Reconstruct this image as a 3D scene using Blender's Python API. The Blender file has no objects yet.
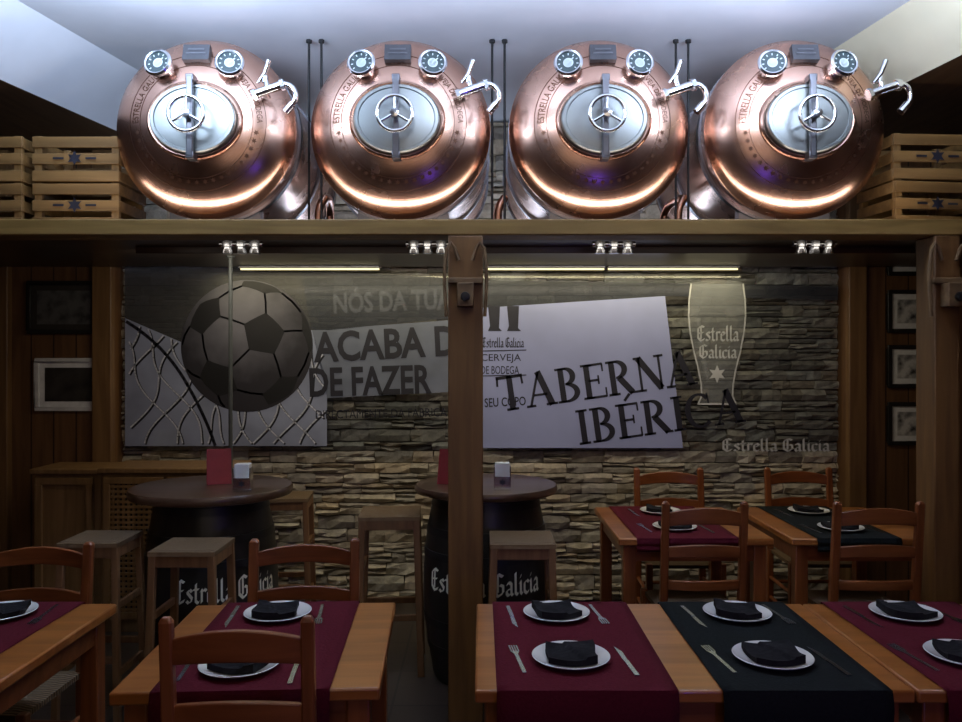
import bpy, math, random
from math import pi, sin, cos, radians, sqrt, atan2
from mathutils import Vector, Matrix
random.seed(7)
scene = bpy.context.scene
COL = scene.collection
CAMH = 1.55; F = 800.0
def W(px, py, D):
    return ((px-481)*D/F, CAMH-(py-361)*D/F)

# ---------------------------------------------------------------- materials
def nt(name):
    m = bpy.data.materials.new(name); m.use_nodes = True
    n = m.node_tree.nodes; l = m.node_tree.links
    b = n['Principled BSDF']
    return m, n, l, b
def rgb(c): return (c[0], c[1], c[2], 1)
def mat(name, c, rough=.5, metal=0, noise=.12, nscale=20, bump=0, spec=None, emit=None, es=0, coat=0):
    m, n, l, b = nt(name)
    tc = n.new('ShaderNodeTexCoord'); ns = n.new('ShaderNodeTexNoise')
    ns.inputs['Scale'].default_value = nscale; ns.inputs['Detail'].default_value = 3
    l.new(tc.outputs['Object'], ns.inputs['Vector'])
    r = n.new('ShaderNodeValToRGB')
    r.color_ramp.elements[0].position = .3; r.color_ramp.elements[1].position = .7
    r.color_ramp.elements[0].color = rgb([x*(1-noise) for x in c])
    r.color_ramp.elements[1].color = rgb([min(1, x*(1+noise)) for x in c])
    l.new(ns.outputs['Fac'], r.inputs['Fac']); l.new(r.outputs['Color'], b.inputs['Base Color'])
    b.inputs['Roughness'].default_value = rough; b.inputs['Metallic'].default_value = metal
    if coat: b.inputs['Coat Weight'].default_value = coat; b.inputs['Coat Roughness'].default_value = .15
    if spec is not None: b.inputs['Specular IOR Level'].default_value = spec
    if bump:
        bp = n.new('ShaderNodeBump'); bp.inputs['Strength'].default_value = bump; bp.inputs['Distance'].default_value = .01
        l.new(ns.outputs['Fac'], bp.inputs['Height']); l.new(bp.outputs['Normal'], b.inputs['Normal'])
    if emit:
        b.inputs['Emission Color'].default_value = rgb(emit); b.inputs['Emission Strength'].default_value = es
    return m
def wood(name, c1, c2, axis='X', rough=.4, scale=1, coat=0, planks=0):
    m, n, l, b = nt(name)
    tc = n.new('ShaderNodeTexCoord'); mp = n.new('ShaderNodeMapping')
    s = [26*scale]*3; s['XYZ'.index(axis)] = 2.0*scale
    mp.inputs['Scale'].default_value = s
    l.new(tc.outputs['Object'], mp.inputs['Vector'])
    ns = n.new('ShaderNodeTexNoise'); ns.inputs['Scale'].default_value = 1; ns.inputs['Detail'].default_value = 6
    ns.inputs['Distortion'].default_value = .6
    l.new(mp.outputs['Vector'], ns.inputs['Vector'])
    r = n.new('ShaderNodeValToRGB')
    r.color_ramp.elements[0].position = .33; r.color_ramp.elements[1].position = .68
    r.color_ramp.elements[0].color = rgb(c1); r.color_ramp.elements[1].color = rgb(c2)
    l.new(ns.outputs['Fac'], r.inputs['Fac'])
    col = r.outputs['Color']
    bp = n.new('ShaderNodeBump'); bp.inputs['Strength'].default_value = .15; bp.inputs['Distance'].default_value = .004
    l.new(ns.outputs['Fac'], bp.inputs['Height'])
    if planks:
        sp = n.new('ShaderNodeSeparateXYZ'); l.new(tc.outputs['Object'], sp.inputs[0])
        md = n.new('ShaderNodeMath'); md.operation = 'PINGPONG'; md.inputs[1].default_value = planks/2
        l.new(sp.outputs['X'], md.inputs[0])
        lt = n.new('ShaderNodeMath'); lt.operation = 'LESS_THAN'; lt.inputs[1].default_value = .004
        l.new(md.outputs[0], lt.inputs[0])
        mx = n.new('ShaderNodeMixRGB'); l.new(lt.outputs[0], mx.inputs['Fac']); l.new(col, mx.inputs[1])
        mx.inputs[2].default_value = rgb([x*.2 for x in c1]); col = mx.outputs[0]
    l.new(col, b.inputs['Base Color']); l.new(bp.outputs['Normal'], b.inputs['Normal'])
    b.inputs['Roughness'].default_value = rough
    if coat: b.inputs['Coat Weight'].default_value = coat; b.inputs['Coat Roughness'].default_value = .12
    return m

M = {}
M['beam'] = wood('beam_wood', (.20,.115,.028), (.32,.19,.052), 'X', .5)
M['post'] = wood('post_wood', (.13,.056,.015), (.21,.10,.028), 'Z', .5)
M['panel'] = wood('panel_wood', (.10,.045,.016), (.17,.08,.03), 'Z', .5, planks=.14)
M['trimw'] = wood('trim_wood', (.14,.07,.026), (.22,.12,.045), 'Z', .45)
M['cab'] = wood('cabinet_wood', (.17,.09,.032), (.26,.145,.058), 'Z', .5)
M['table'] = wood('table_wood', (.27,.085,.016), (.44,.16,.038), 'X', .3, .7, .3)
M['leg'] = wood('chair_wood', (.17,.046,.013), (.28,.086,.025), 'Z', .32, 1, .3)
M['slat'] = wood('chair_slat_wood', (.17,.046,.013), (.28,.086,.025), 'X', .32, 1, .3)
M['stool'] = wood('stool_wood', (.15,.068,.027), (.24,.12,.048), 'Z', .5)
M['dark'] = wood('dark_wood', (.05,.025,.014), (.10,.05,.027), 'X', .3, 1, .3)
M['crate'] = wood('crate_wood', (.15,.078,.020), (.26,.14,.042), 'X', .6)
M['cratep'] = wood('crate_post_wood', (.15,.078,.020), (.26,.14,.042), 'Z', .6)
M['platform'] = wood('platform_wood', (.04,.025,.014), (.08,.046,.024), 'X', .35)
M['ceiling'] = mat('ceiling_paint', (.72,.76,.84), .8, 0, .05, 3)
M['cream'] = mat('cream_paint', (.66,.60,.44), .7, 0, .05, 4)
M['soffit'] = wood('soffit_wood', (.08,.04,.016), (.13,.07,.03), 'Y', .6)
M['chrome'] = mat('chrome', (.72,.73,.76), .16, 1, .03)
M['steel'] = mat('brushed_steel', (.33,.35,.345), .38, 1, .08, 8)
M['steeld'] = mat('dark_steel', (.20,.20,.22), .38, 1, .1)
M['pole'] = mat('grey_painted_metal', (.09,.10,.10), .5, .2, .1)
M['black'] = mat('black_metal', (.02,.02,.022), .4, .3)
M['barrel'] = wood('barrel_black_wood', (.010,.009,.009), (.022,.019,.017), 'Z', .38)
M['white'] = mat('porcelain', (.80,.79,.75), .2, 0, .02, 5, coat=.4)
M['napkin'] = mat('black_cloth', (.010,.009,.011), .9, 0, .3, 60, .3, spec=.2)
M['red'] = mat('burgundy_cloth', (.092,.009,.017), .95, 0, .12, 150, .2, spec=.12)
M['green'] = mat('dark_cloth', (.011,.013,.013), .95, 0, .15, 150, .2, spec=.12)
M['cutlery'] = mat('cutlery_steel', (.48,.56,.68), .25, 1, .03)
M['letterw'] = mat('white_print', (.95,.92,.80), .6, 0, .03)
M['redcard'] = mat('red_card', (.24,.012,.018), .5, 0, .08)
M['paper'] = mat('white_paper', (.75,.75,.72), .7, 0, .03)
M['face'] = mat('gauge_face', (.035,.055,.06), .3, 0, .05)
M['facep'] = mat('gauge_markings', (.55,.62,.62), .4, 0, .03)
M['plateblk'] = mat('dark_nameplate', (.08,.08,.09), .4, .5)
M['rope'] = mat('hook_wood', (.16,.09,.035), .6, 0, .3)
M['coprod'] = mat('copper_pipe', (.50,.28,.20), .3, 1, .1)

def copper():
    m, n, l, b = nt('polished_copper')
    tc = n.new('ShaderNodeTexCoord'); ns = n.new('ShaderNodeTexNoise'); ns.inputs['Scale'].default_value = 5
    ns.inputs['Detail'].default_value = 5
    l.new(tc.outputs['Object'], ns.inputs['Vector'])
    r = n.new('ShaderNodeValToRGB'); r.color_ramp.elements[0].position=.3; r.color_ramp.elements[1].position=.75
    r.color_ramp.elements[0].color=(.50,.285,.21,1); r.color_ramp.elements[1].color=(.72,.46,.355,1)
    l.new(ns.outputs['Fac'], r.inputs['Fac']); l.new(r.outputs['Color'], b.inputs['Base Color'])
    b.inputs['Metallic'].default_value = 1
    mr = n.new('ShaderNodeMapRange'); mr.inputs['To Min'].default_value=.19; mr.inputs['To Max'].default_value=.34
    l.new(ns.outputs['Fac'], mr.inputs['Value']); l.new(mr.outputs[0], b.inputs['Roughness'])
    sp = n.new('ShaderNodeSeparateXYZ'); l.new(tc.outputs['Object'], sp.inputs[0])
    cb = n.new('ShaderNodeCombineXYZ'); l.new(sp.outputs['X'], cb.inputs['X']); l.new(sp.outputs['Z'], cb.inputs['Y'])
    ln = n.new('ShaderNodeVectorMath'); ln.operation='LENGTH'; l.new(cb.outputs[0], ln.inputs[0])
    n2 = n.new('ShaderNodeTexNoise'); n2.noise_dimensions='1D'; n2.inputs['Scale'].default_value=220
    l.new(ln.outputs['Value'], n2.inputs['W'])
    bp = n.new('ShaderNodeBump'); bp.inputs['Strength'].default_value=.10; bp.inputs['Distance'].default_value=.002
    l.new(n2.outputs['Fac'], bp.inputs['Height']); l.new(bp.outputs['Normal'], b.inputs['Normal'])
    return m
M['copper'] = copper()
M['engrave'] = mat('engraved_copper', (.17,.085,.055), .5, 1, .1)

def stone():
    m, n, l, b = nt('ledge_stone')
    at = n.new('ShaderNodeVertexColor'); at.layer_name = 'tone'
    tc = n.new('ShaderNodeTexCoord'); ns = n.new('ShaderNodeTexNoise')
    ns.inputs['Scale'].default_value = 22; ns.inputs['Detail'].default_value = 8; ns.inputs['Roughness'].default_value=.65
    l.new(tc.outputs['Object'], ns.inputs['Vector'])
    r = n.new('ShaderNodeValToRGB'); r.color_ramp.elements[0].color=(.45,.45,.45,1); r.color_ramp.elements[1].color=(1.3,1.3,1.3,1)
    r.color_ramp.elements[0].position=.3; r.color_ramp.elements[1].position=.7
    l.new(ns.outputs['Fac'], r.inputs['Fac'])
    mx = n.new('ShaderNodeMixRGB'); mx.blend_type='MULTIPLY'; mx.inputs['Fac'].default_value=.65
    l.new(at.outputs['Color'], mx.inputs[1]); l.new(r.outputs['Color'], mx.inputs[2])
    l.new(mx.outputs[0], b.inputs['Base Color']); b.inputs['Roughness'].default_value=.85
    bp = n.new('ShaderNodeBump'); bp.inputs['Strength'].default_value=.8; bp.inputs['Distance'].default_value=.018
    l.new(ns.outputs['Fac'], bp.inputs['Height']); l.new(bp.outputs['Normal'], b.inputs['Normal'])
    return m
M['stone'] = stone()
def rush():
    m, n, l, b = nt('woven_rush')
    tc = n.new('ShaderNodeTexCoord'); wv = n.new('ShaderNodeTexWave'); wv.inputs['Scale'].default_value=22
    wv.inputs['Distortion'].default_value=2; wv.bands_direction='Y'
    l.new(tc.outputs['Object'], wv.inputs['Vector'])
    r = n.new('ShaderNodeValToRGB'); r.color_ramp.elements[0].color=(.06,.032,.014,1); r.color_ramp.elements[1].color=(.25,.16,.08,1)
    l.new(wv.outputs['Fac'], r.inputs['Fac']); l.new(r.outputs['Color'], b.inputs['Base Color'])
    b.inputs['Roughness'].default_value=.8
    bp = n.new('ShaderNodeBump'); bp.inputs['Strength'].default_value=.8; bp.inputs['Distance'].default_value=.006
    l.new(wv.outputs['Fac'], bp.inputs['Height']); l.new(bp.outputs['Normal'], b.inputs['Normal'])
    return m
M['rush'] = rush()
def tiles():
    m, n, l, b = nt('floor_tiles')
    tc = n.new('ShaderNodeTexCoord'); br = n.new('ShaderNodeTexBrick'); br.inputs['Scale'].default_value=1
    br.offset = 0
    br.inputs['Brick Width'].default_value=.4; br.inputs['Row Height'].default_value=.4; br.inputs['Mortar Size'].default_value=.006
    br.inputs['Color1'].default_value=(.035,.026,.022,1); br.inputs['Color2'].default_value=(.05,.036,.03,1); br.inputs['Mortar'].default_value=(.012,.01,.01,1)
    l.new(tc.outputs['Object'], br.inputs['Vector']); l.new(br.outputs['Color'], b.inputs['Base Color'])
    b.inputs['Roughness'].default_value=.4
    return m
M['tiles'] = tiles()
def acrylic():
    m, n, l, b = nt('clear_acrylic')
    n.remove(b)
    out = n['Material Output']; t = n.new('ShaderNodeBsdfTransparent'); t.inputs[0].default_value=(.64,.68,.73,1)
    g = n.new('ShaderNodeBsdfGlossy'); g.inputs['Roughness'].default_value=.08
    fr = n.new('ShaderNodeFresnel'); mx = n.new('ShaderNodeMixShader')
    l.new(fr.outputs[0], mx.inputs[0]); l.new(t.outputs[0], mx.inputs[1]); l.new(g.outputs[0], mx.inputs[2])
    l.new(mx.outputs[0], out.inputs['Surface'])
    return m
M['acrylic'] = acrylic()
def translucent(name, c, a):
    m = mat(name, c, .5, 0, .15, 6)
    m.node_tree.nodes['Principled BSDF'].inputs['Alpha'].default_value = a
    return m
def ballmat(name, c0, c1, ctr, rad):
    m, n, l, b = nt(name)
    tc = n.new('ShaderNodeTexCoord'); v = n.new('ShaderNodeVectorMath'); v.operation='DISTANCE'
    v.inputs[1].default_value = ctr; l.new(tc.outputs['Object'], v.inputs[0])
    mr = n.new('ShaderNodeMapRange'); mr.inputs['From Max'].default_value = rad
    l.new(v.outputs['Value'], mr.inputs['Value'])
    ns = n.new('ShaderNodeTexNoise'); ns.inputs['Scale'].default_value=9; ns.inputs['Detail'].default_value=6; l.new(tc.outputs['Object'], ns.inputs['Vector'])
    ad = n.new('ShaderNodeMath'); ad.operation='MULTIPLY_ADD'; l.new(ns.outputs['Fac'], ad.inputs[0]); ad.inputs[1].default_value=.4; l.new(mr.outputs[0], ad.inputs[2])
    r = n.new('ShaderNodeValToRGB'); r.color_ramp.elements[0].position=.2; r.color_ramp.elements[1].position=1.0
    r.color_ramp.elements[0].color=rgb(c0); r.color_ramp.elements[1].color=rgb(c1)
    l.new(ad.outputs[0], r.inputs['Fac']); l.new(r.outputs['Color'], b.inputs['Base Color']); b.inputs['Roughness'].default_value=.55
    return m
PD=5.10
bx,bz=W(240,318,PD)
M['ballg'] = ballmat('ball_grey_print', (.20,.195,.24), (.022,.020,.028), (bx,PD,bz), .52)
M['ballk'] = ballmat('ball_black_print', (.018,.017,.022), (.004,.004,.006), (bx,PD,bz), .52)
M['lilac'] = mat('lilac_print', (.36,.40,.68), .45, 0, .10, 2.5)
M['netbg'] = mat('pale_photo_print', (.27,.30,.42), .5, 0, .25, 3)
M['netdk'] = translucent('dark_photo_print', (.06,.06,.065), .75)  # dark see-through print at the poster's top left
M['cord'] = mat('pale_cord_print', (.62,.64,.74), .5, 0, .1)
M['greyp'] = translucent('grey_print', (.22,.25,.34), .7)
M['darkp'] = translucent('dark_print', (.035,.040,.055), .7)
M['faint'] = translucent('faint_print', (.14,.15,.19), .5)
M['ink'] = mat('dark_ink', (.015,.015,.026), .5)
M['ghost'] = translucent('pale_ink', (.72,.73,.74), .8)
M['foam'] = translucent('glass_print', (.42,.44,.46), .28)

# ---------------------------------------------------------------- mesh builder
class MB:
    def __init__(s): s.v=[]; s.f=[]; s.m=[]
    def add(s, vs, fs, mi=0):
        o=len(s.v); s.v+= [tuple(v) for v in vs]; s.f+=[tuple(i+o for i in f) for f in fs]; s.m+=[mi]*len(fs); return s
    def box(s, cx,cy,cz, sx,sy,sz, mi=0, rot=None):
        hx,hy,hz=sx/2,sy/2,sz/2
        vs=[Vector((x,y,z)) for x in(-hx,hx) for y in(-hy,hy) for z in(-hz,hz)]
        if rot is not None: vs=[rot@v for v in vs]
        c=Vector((cx,cy,cz)); vs=[v+c for v in vs]
        return s.add(vs,[(0,1,3,2),(4,6,7,5),(0,4,5,1),(2,3,7,6),(0,2,6,4),(1,5,7,3)],mi)
    def b2(s,x0,x1,y0,y1,z0,z1,mi=0): return s.box((x0+x1)/2,(y0+y1)/2,(z0+z1)/2,x1-x0,y1-y0,z1-z0,mi)
    def beam(s,p,q,w,d,w2=None,d2=None,mi=0):
        p,q=Vector(p),Vector(q); w2=w2 or w; d2=d2 or d
        vs=[p+Vector((a*w/2,b*d/2,0)) for a,b in((-1,-1),(1,-1),(1,1),(-1,1))]+[q+Vector((a*w2/2,b*d2/2,0)) for a,b in((-1,-1),(1,-1),(1,1),(-1,1))]
        return s.add(vs,[(3,2,1,0),(4,5,6,7),(0,1,5,4),(1,2,6,5),(2,3,7,6),(3,0,4,7)],mi)
    def tube(s,pts,r,n=12,mi=0,cap=True,closed=False):
        pts=[Vector(p) for p in pts]; rs=r if isinstance(r,(list,tuple)) else [r]*len(pts)
        N=len(pts); vs=[]; up=None
        for i,p in enumerate(pts):
            a=pts[(i-1)%N] if (i>0 or closed) else p; b=pts[(i+1)%N] if (i<N-1 or closed) else p
            t=(b-a).normalized()
            if up is None:
                up=Vector((0,0,1)) if abs(t.z)<.9 else Vector((1,0,0))
            u=(up-t*up.dot(t)).normalized(); up=u; w=t.cross(u)
            for k in range(n):
                an=2*pi*k/n; vs.append(p+(u*cos(an)+w*sin(an))*rs[i])
        fs=[]
        for i in range(N if closed else N-1):
            j=(i+1)%N
            for k in range(n):
                k2=(k+1)%n; fs.append((i*n+k,i*n+k2,j*n+k2,j*n+k))
        if cap and not closed: fs.append(tuple(range(n))[::-1]); fs.append(tuple((N-1)*n+k for k in range(n)))
        return s.add(vs,fs,mi)
    def lathe(s,prof,n=48,mi=0,axis='Z',c=(0,0,0),sx=1,sz=1):
        vs=[];fs=[]
        for r,h in prof:
            for k in range(n):
                a=2*pi*k/n
                if axis=='Z': vs.append((c[0]+r*cos(a)*sx,c[1]+r*sin(a)*sz,c[2]+h))
                else: vs.append((c[0]+r*cos(a)*sx,c[1]+h,c[2]+r*sin(a)*sz))
        for i in range(len(prof)-1):
            for k in range(n):
                k2=(k+1)%n; fs.append((i*n+k,i*n+k2,(i+1)*n+k2,(i+1)*n+k))
        if prof[0][0]>1e-6: fs.append(tuple(range(n))[::-1])
        if prof[-1][0]>1e-6: fs.append(tuple((len(prof)-1)*n+k for k in range(n)))
        return s.add(vs,fs,mi)
    def poly(s,pts,mi=0): return s.add(pts,[tuple(range(len(pts)))],mi)

def setp(o,label=None,category=None,group=None,kind=None):
    if label:o['label']=label
    if category:o['category']=category
    if group:o['group']=group
    if kind:o['kind']=kind
    return o
def obj(name, mb, mats, parent=None, loc=(0,0,0), rz=0, bevel=0, smooth=True, fix=True, **kw):
    me=bpy.data.meshes.new(name); me.from_pydata(mb.v,[],mb.f); me.update()
    if not isinstance(mats,(list,tuple)): mats=[mats]
    for m in mats: me.materials.append(m if not isinstance(m,str) else M[m])
    for p,i in zip(me.polygons,mb.m): p.material_index=i
    if fix:
        import bmesh
        b=bmesh.new(); b.from_mesh(me)
        bmesh.ops.remove_doubles(b,verts=b.verts,dist=1e-6)
        bmesh.ops.recalc_face_normals(b,faces=b.faces); b.to_mesh(me); b.free()
    if smooth:
        for p in me.polygons: p.use_smooth=True
        me.set_sharp_from_angle(angle=radians(38))
    o=bpy.data.objects.new(name,me); COL.objects.link(o); o.location=loc; o.rotation_euler=(0,0,rz)
    if parent: o.parent=parent
    if bevel:
        bv=o.modifiers.new('bevel','BEVEL'); bv.width=bevel; bv.segments=2; bv.limit_method='ANGLE'; bv.angle_limit=radians(40)
    return setp(o,**kw)
def empty(name,loc=(0,0,0),rz=0,**kw):
    o=bpy.data.objects.new(name,None); o.empty_display_size=.1; COL.objects.link(o); o.location=loc; o.rotation_euler=(0,0,rz)
    return setp(o,**kw)
def dup(root,loc,rz=0,scale=(1,1,1),label=None):
    r=root.copy(); COL.objects.link(r); r.location=loc; r.rotation_euler=(0,0,rz); r.scale=scale
    if label:r['label']=label
    def rec(src,dst):
        for c in src.children:
            k=c.copy(); COL.objects.link(k); k.parent=dst; rec(c,k)
    rec(root,r)
    return r

# ---------------------------------------------------------------- lettering
def textmesh(txt,off=0):
    cu=bpy.data.curves.new('t','FONT'); cu.body=txt; cu.offset=off; cu.resolution_u=3
    o=bpy.data.objects.new('t',cu); COL.objects.link(o)
    me=bpy.data.meshes.new_from_object(o)
    vs=[v.co.copy() for v in me.vertices]; fs=[tuple(p.vertices) for p in me.polygons]
    bpy.data.objects.remove(o); bpy.data.curves.remove(cu); bpy.data.meshes.remove(me)
    return vs,fs
def fit(vs,w,h):
    x0=min(v.x for v in vs);x1=max(v.x for v in vs);y0=min(v.y for v in vs);y1=max(v.y for v in vs)
    return [Vector(((v.x-x0)/(x1-x0)*w,(v.y-y0)/(y1-y0)*h,v.z)) for v in vs]
BL={
'e':(.42,[[(.05,.1),(.05,.5),(.2,.6),(.35,.48),(.08,.3)],[(.05,.1),(.2,0),(.36,.1)]]),
's':(.40,[[(.33,.5),(.2,.6),(.06,.48),(.33,.22),(.3,.1),(.16,0),(.02,.1)]]),
't':(.40,[[(.15,.85),(.15,.1),(.27,0),(.35,.08)],[(.0,.6),(.3,.6)]]),
'r':(.38,[[(.0,.52),(.08,.6),(.08,.03)],[(.1,.5),(.25,.6),(.33,.52)]]),
'l':(.30,[[(.08,1),(.08,.1),(.18,0),(.26,.08)]]),
'a':(.46,[[(.06,.52),(.2,.6),(.3,.5),(.3,.08),(.38,0)],[(.3,.32),(.06,.25),(.05,.1),(.14,0),(.3,.12)]]),
'i':(.26,[[(.0,.52),(.08,.6),(.08,.1),(.16,0)],[(.06,.8),(.12,.84)]]),
'c':(.40,[[(.34,.5),(.2,.6),(.05,.48),(.05,.12),(.18,0),(.34,.1)]]),
'E':(.68,[[(.55,.9),(.3,1),(.08,.8),(.08,.2),(.3,0),(.58,.12)],[(.1,.5),(.5,.55)],[(.3,.95),(.3,.1)]]),
'G':(.70,[[(.55,.88),(.3,1),(.06,.8),(.06,.2),(.3,0),(.56,.15),(.56,.45),(.4,.52)],[(.28,.95),(.28,.15)]]),
' ':(.28,[])}
def blackletter(txt):
    vs=[];fs=[];x=0;n=Vector((.062,.05,0))
    for ch in txt:
        w,st=BL[ch]
        for pl in st:
            for a,b in zip(pl,pl[1:]):
                A=Vector((x+a[0],a[1],0));B=Vector((x+b[0],b[1],0))
                k=max(1,int((B-A).length/.12))
                for q in range(k):
                    P0=A.lerp(B,q/k);P1=A.lerp(B,(q+1)/k)
                    t=(B-A).normalized(); pr=Vector((-t.y,t.x,0)); nn=n.copy()
                    if abs(nn.dot(pr))<.03: nn=nn+pr*.03
                    o=len(vs); vs+=[P0-nn,P0+nn,P1+nn,P1-nn]; fs.append((o,o+1,o+2,o+3))
        x+=w
    return vs,fs,x
K=.17;T=.065
def vst(x): return [('l',x,0,x,1,K),('l',x-.17,.03,x+.17,.03,T),('l',x-.17,.97,x+.17,.97,T)]
RG={
'T':(.86,[('l',.4,0,.4,1,K),('l',.0,.96,.8,.96,.09),('l',.04,.98,.02,.72,.06),('l',.76,.98,.78,.72,.06),('l',.22,.03,.58,.03,T)]),
'A':(.92,[('l',.42,1,.08,0,.07),('l',.40,1,.74,0,.19),('l',.2,.33,.62,.33,T),('l',-.04,.03,.24,.03,T),('l',.56,.03,.9,.03,T)]),
'B':(.78,vst(.17)+[('a',.27,.745,.25,.225,-90,90),('a',.27,.275,.33,.245,-90,90)]),
'E':(.76,vst(.17)+[('l',.1,.97,.66,.97,T),('l',.1,.03,.7,.03,T),('l',.2,.52,.5,.52,T),('l',.65,.98,.65,.75,.05),('l',.69,.02,.69,.28,.05),('l',.5,.65,.5,.4,.05)]),
'R':(.86,vst(.17)+[('a',.27,.735,.28,.235,-90,90),('l',.36,.5,.72,.02,.18),('l',.62,.03,.86,.03,T)]),
'N':(.92,[('l',.14,0,.14,1,.07),('l',.12,.97,.74,.03,.19),('l',.74,0,.74,1,.07),('l',0,.03,.28,.03,T),('l',-.02,.97,.2,.97,T),('l',.6,.97,.88,.97,T)]),
'I':(.44,vst(.2)),
'C':(.84,[('a',.42,.5,.36,.47,45,315),('l',.68,.98,.70,.68,.05)])}
RG['É']=(RG['E'][0],RG['E'][1]+[('l',.3,1.08,.48,1.27,.08)])
def roman(txt):
    vs=[];fs=[];x=0
    for ch in txt:
        w,it=RG[ch]
        for s in it:
            if s[0]=='l':
                A=Vector((x+s[1],s[2],0));B=Vector((x+s[3],s[4],0));t=(B-A).normalized();p=Vector((-t.y,t.x,0))*s[5]/2
                o=len(vs);vs+=[A-p,A+p,B+p,B-p];fs.append((o,o+1,o+2,o+3))
            else:
                _,cx,cy,rx,ry,a0,a1=s;n=18;o=len(vs)
                for i in range(n+1):
                    a=radians(a0+(a1-a0)*i/n);ww=(T+(K-T)*abs(cos(a))**1.3)/2
                    c=Vector((x+cx+rx*cos(a),cy+ry*sin(a)));d=Vector((cos(a),sin(a)))
                    vs+=[Vector((c.x-d.x*ww,c.y-d.y*ww,0)),Vector((c.x+d.x*ww,c.y+d.y*ww,0))]
                for i in range(n): fs.append((o+2*i,o+2*i+1,o+2*i+3,o+2*i+2))
        x+=w
    return vs,fs,x
def star(cx,cy,r,n=6):
    pts=[]
    for i in range(2*n):
        a=pi/2+i*pi/n;q=r if i%2==0 else r*.48
        pts.append((cx+q*cos(a),cy+q*sin(a)))
    return pts

# ---------------------------------------------------------------- room shell
S=dict(kind='structure')
obj('floor',MB().b2(-3.4,3.4,-2.6,5.4,-.1,0),'tiles',smooth=False,**S)
obj('ceiling',MB().b2(-3.4,3.4,-2.6,5.4,3.1,3.2),'ceiling',smooth=False,**S)
obj('wall_left',MB().b2(-3.4,-3.3,-2.6,5.4,0,3.1),'panel',smooth=False,**S)
obj('wall_right',MB().b2(3.3,3.4,-2.6,5.4,0,3.1),'panel',smooth=False,**S)
obj('wall_front',MB().b2(-3.3,3.3,-2.6,-2.5,0,3.1),'panel',smooth=False,**S)
mb=MB(); tones=[]
mb.b2(-3.3,3.3,5.2,5.35,0,3.1); tones+=[(.07,.058,.045)]*6
z=0.0
while z<3.08:
    h=random.uniform(.055,.10); h=min(h,3.1-z); x=-2.4
    while x<2.4:
        w=random.uniform(.09,.27); w=min(w,2.42-x)
        split=random.random()<.40
        rows=[(z,h*random.uniform(.35,.65))] if split else [(z,h)]
        if split: rows.append((z+rows[0][1],h-rows[0][1]))
        for zz,hh in rows:
            d=random.uniform(.03,.068); g=.0015
            c=random.choice([(.62,.54,.41),(.55,.49,.39),(.70,.62,.49),(.48,.44,.37),(.62,.58,.48),(.57,.47,.34)])
            k=random.uniform(.60,1.1); c=[q*k for q in c]
            j=lambda:random.uniform(-.009,.009)
            jd=lambda:random.uniform(-.014,.012)
            n=max(2,int(w/.06)); vs=[];fs=[]
            for i in range(n+1):
                xx=x+g+(w-2*g)*i/n; e=.6 if i in(0,n) else 1
                vs+=[(xx,5.205,zz+g),(xx+j()*e,5.2-d*.8*e+jd()*e,zz+g+abs(j())*.6),(xx+j()*e,5.2-d*(.9 if e<1 else 1)+jd(),zz+hh*.55+j()*.6),(xx+j()*e,5.2-d*.85*e+jd()*e,zz+hh-g-abs(j())*.6),(xx,5.205,zz+hh-g)]
            for i in range(n):
                a=i*5;b=a+5
                for q in range(4): fs.append((a+q,b+q,b+q+1,a+q+1))
            fs.append((0,1,2,3,4)); e=n*5; fs.append((e+4,e+3,e+2,e+1,e))
            mb.add(vs,fs); tones+=[c]*len(fs)
        x+=w
    z+=h
o=obj('wall_back',mb,'stone',smooth=False,fix=False,**S)
ca=o.data.color_attributes.new('tone','FLOAT_COLOR','CORNER')
for p,c in zip(o.data.polygons,tones):
    for li in p.loop_indices: ca.data[li].color=(c[0],c[1],c[2],1)
obj('wall_panel_left',MB().b2(-3.3,-2.31,4.98,5.19,0,3.1),'panel',smooth=False,**S)
obj('wall_panel_right',MB().b2(2.30,3.3,4.98,5.19,0,3.1),'panel',smooth=False,**S)
obj('trim_1',MB().b2(-2.40,-2.28,4.93,4.985,0,3.1),'trimw',bevel=.006,**S)
obj('trim_2',MB().b2(2.27,2.38,4.93,4.985,0,3.1),'trimw',bevel=.006,**S)
obj('trim_3',MB().b2(-3.0,-2.92,4.93,4.985,0,3.1),'trimw',bevel=.006,**S)
obj('trim_4',MB().b2(-3.3,-2.40,4.94,4.985,2.2,2.3),'trimw',bevel=.006,**S)
obj('trim_5',MB().b2(2.38,3.3,4.94,4.985,2.2,2.3),'trimw',bevel=.006,**S)
def soffit(name,sgn,lo,up,sl,m):
    y0,y1=1.6,4.97;zt,zb=3.1,2.85
    def X(b,y): return sgn*(b-sl*(y-3.7))
    vs=[(X(up,y0),y0,zt),(X(lo,y0),y0,zb),(sgn*3.3,y0,zb),(sgn*3.3,y0,zt),(X(up,y1),y1,zt),(X(lo,y1),y1,zb),(sgn*3.3,y1,zb),(sgn*3.3,y1,zt)]
    mb=MB(); mb.add(vs,[(0,1,5,4)],0); mb.add(vs,[(1,2,6,5),(2,3,7,6),(0,4,7,3),(0,3,2,1),(4,5,6,7)],1)
    obj(name,mb,[m,'soffit'],smooth=False,fix=False,**S)
soffit('trim_6',-1,2.22,1.94,.197,'ceiling')
soffit('trim_7',1,1.99,1.80,.17,'cream')

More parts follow.
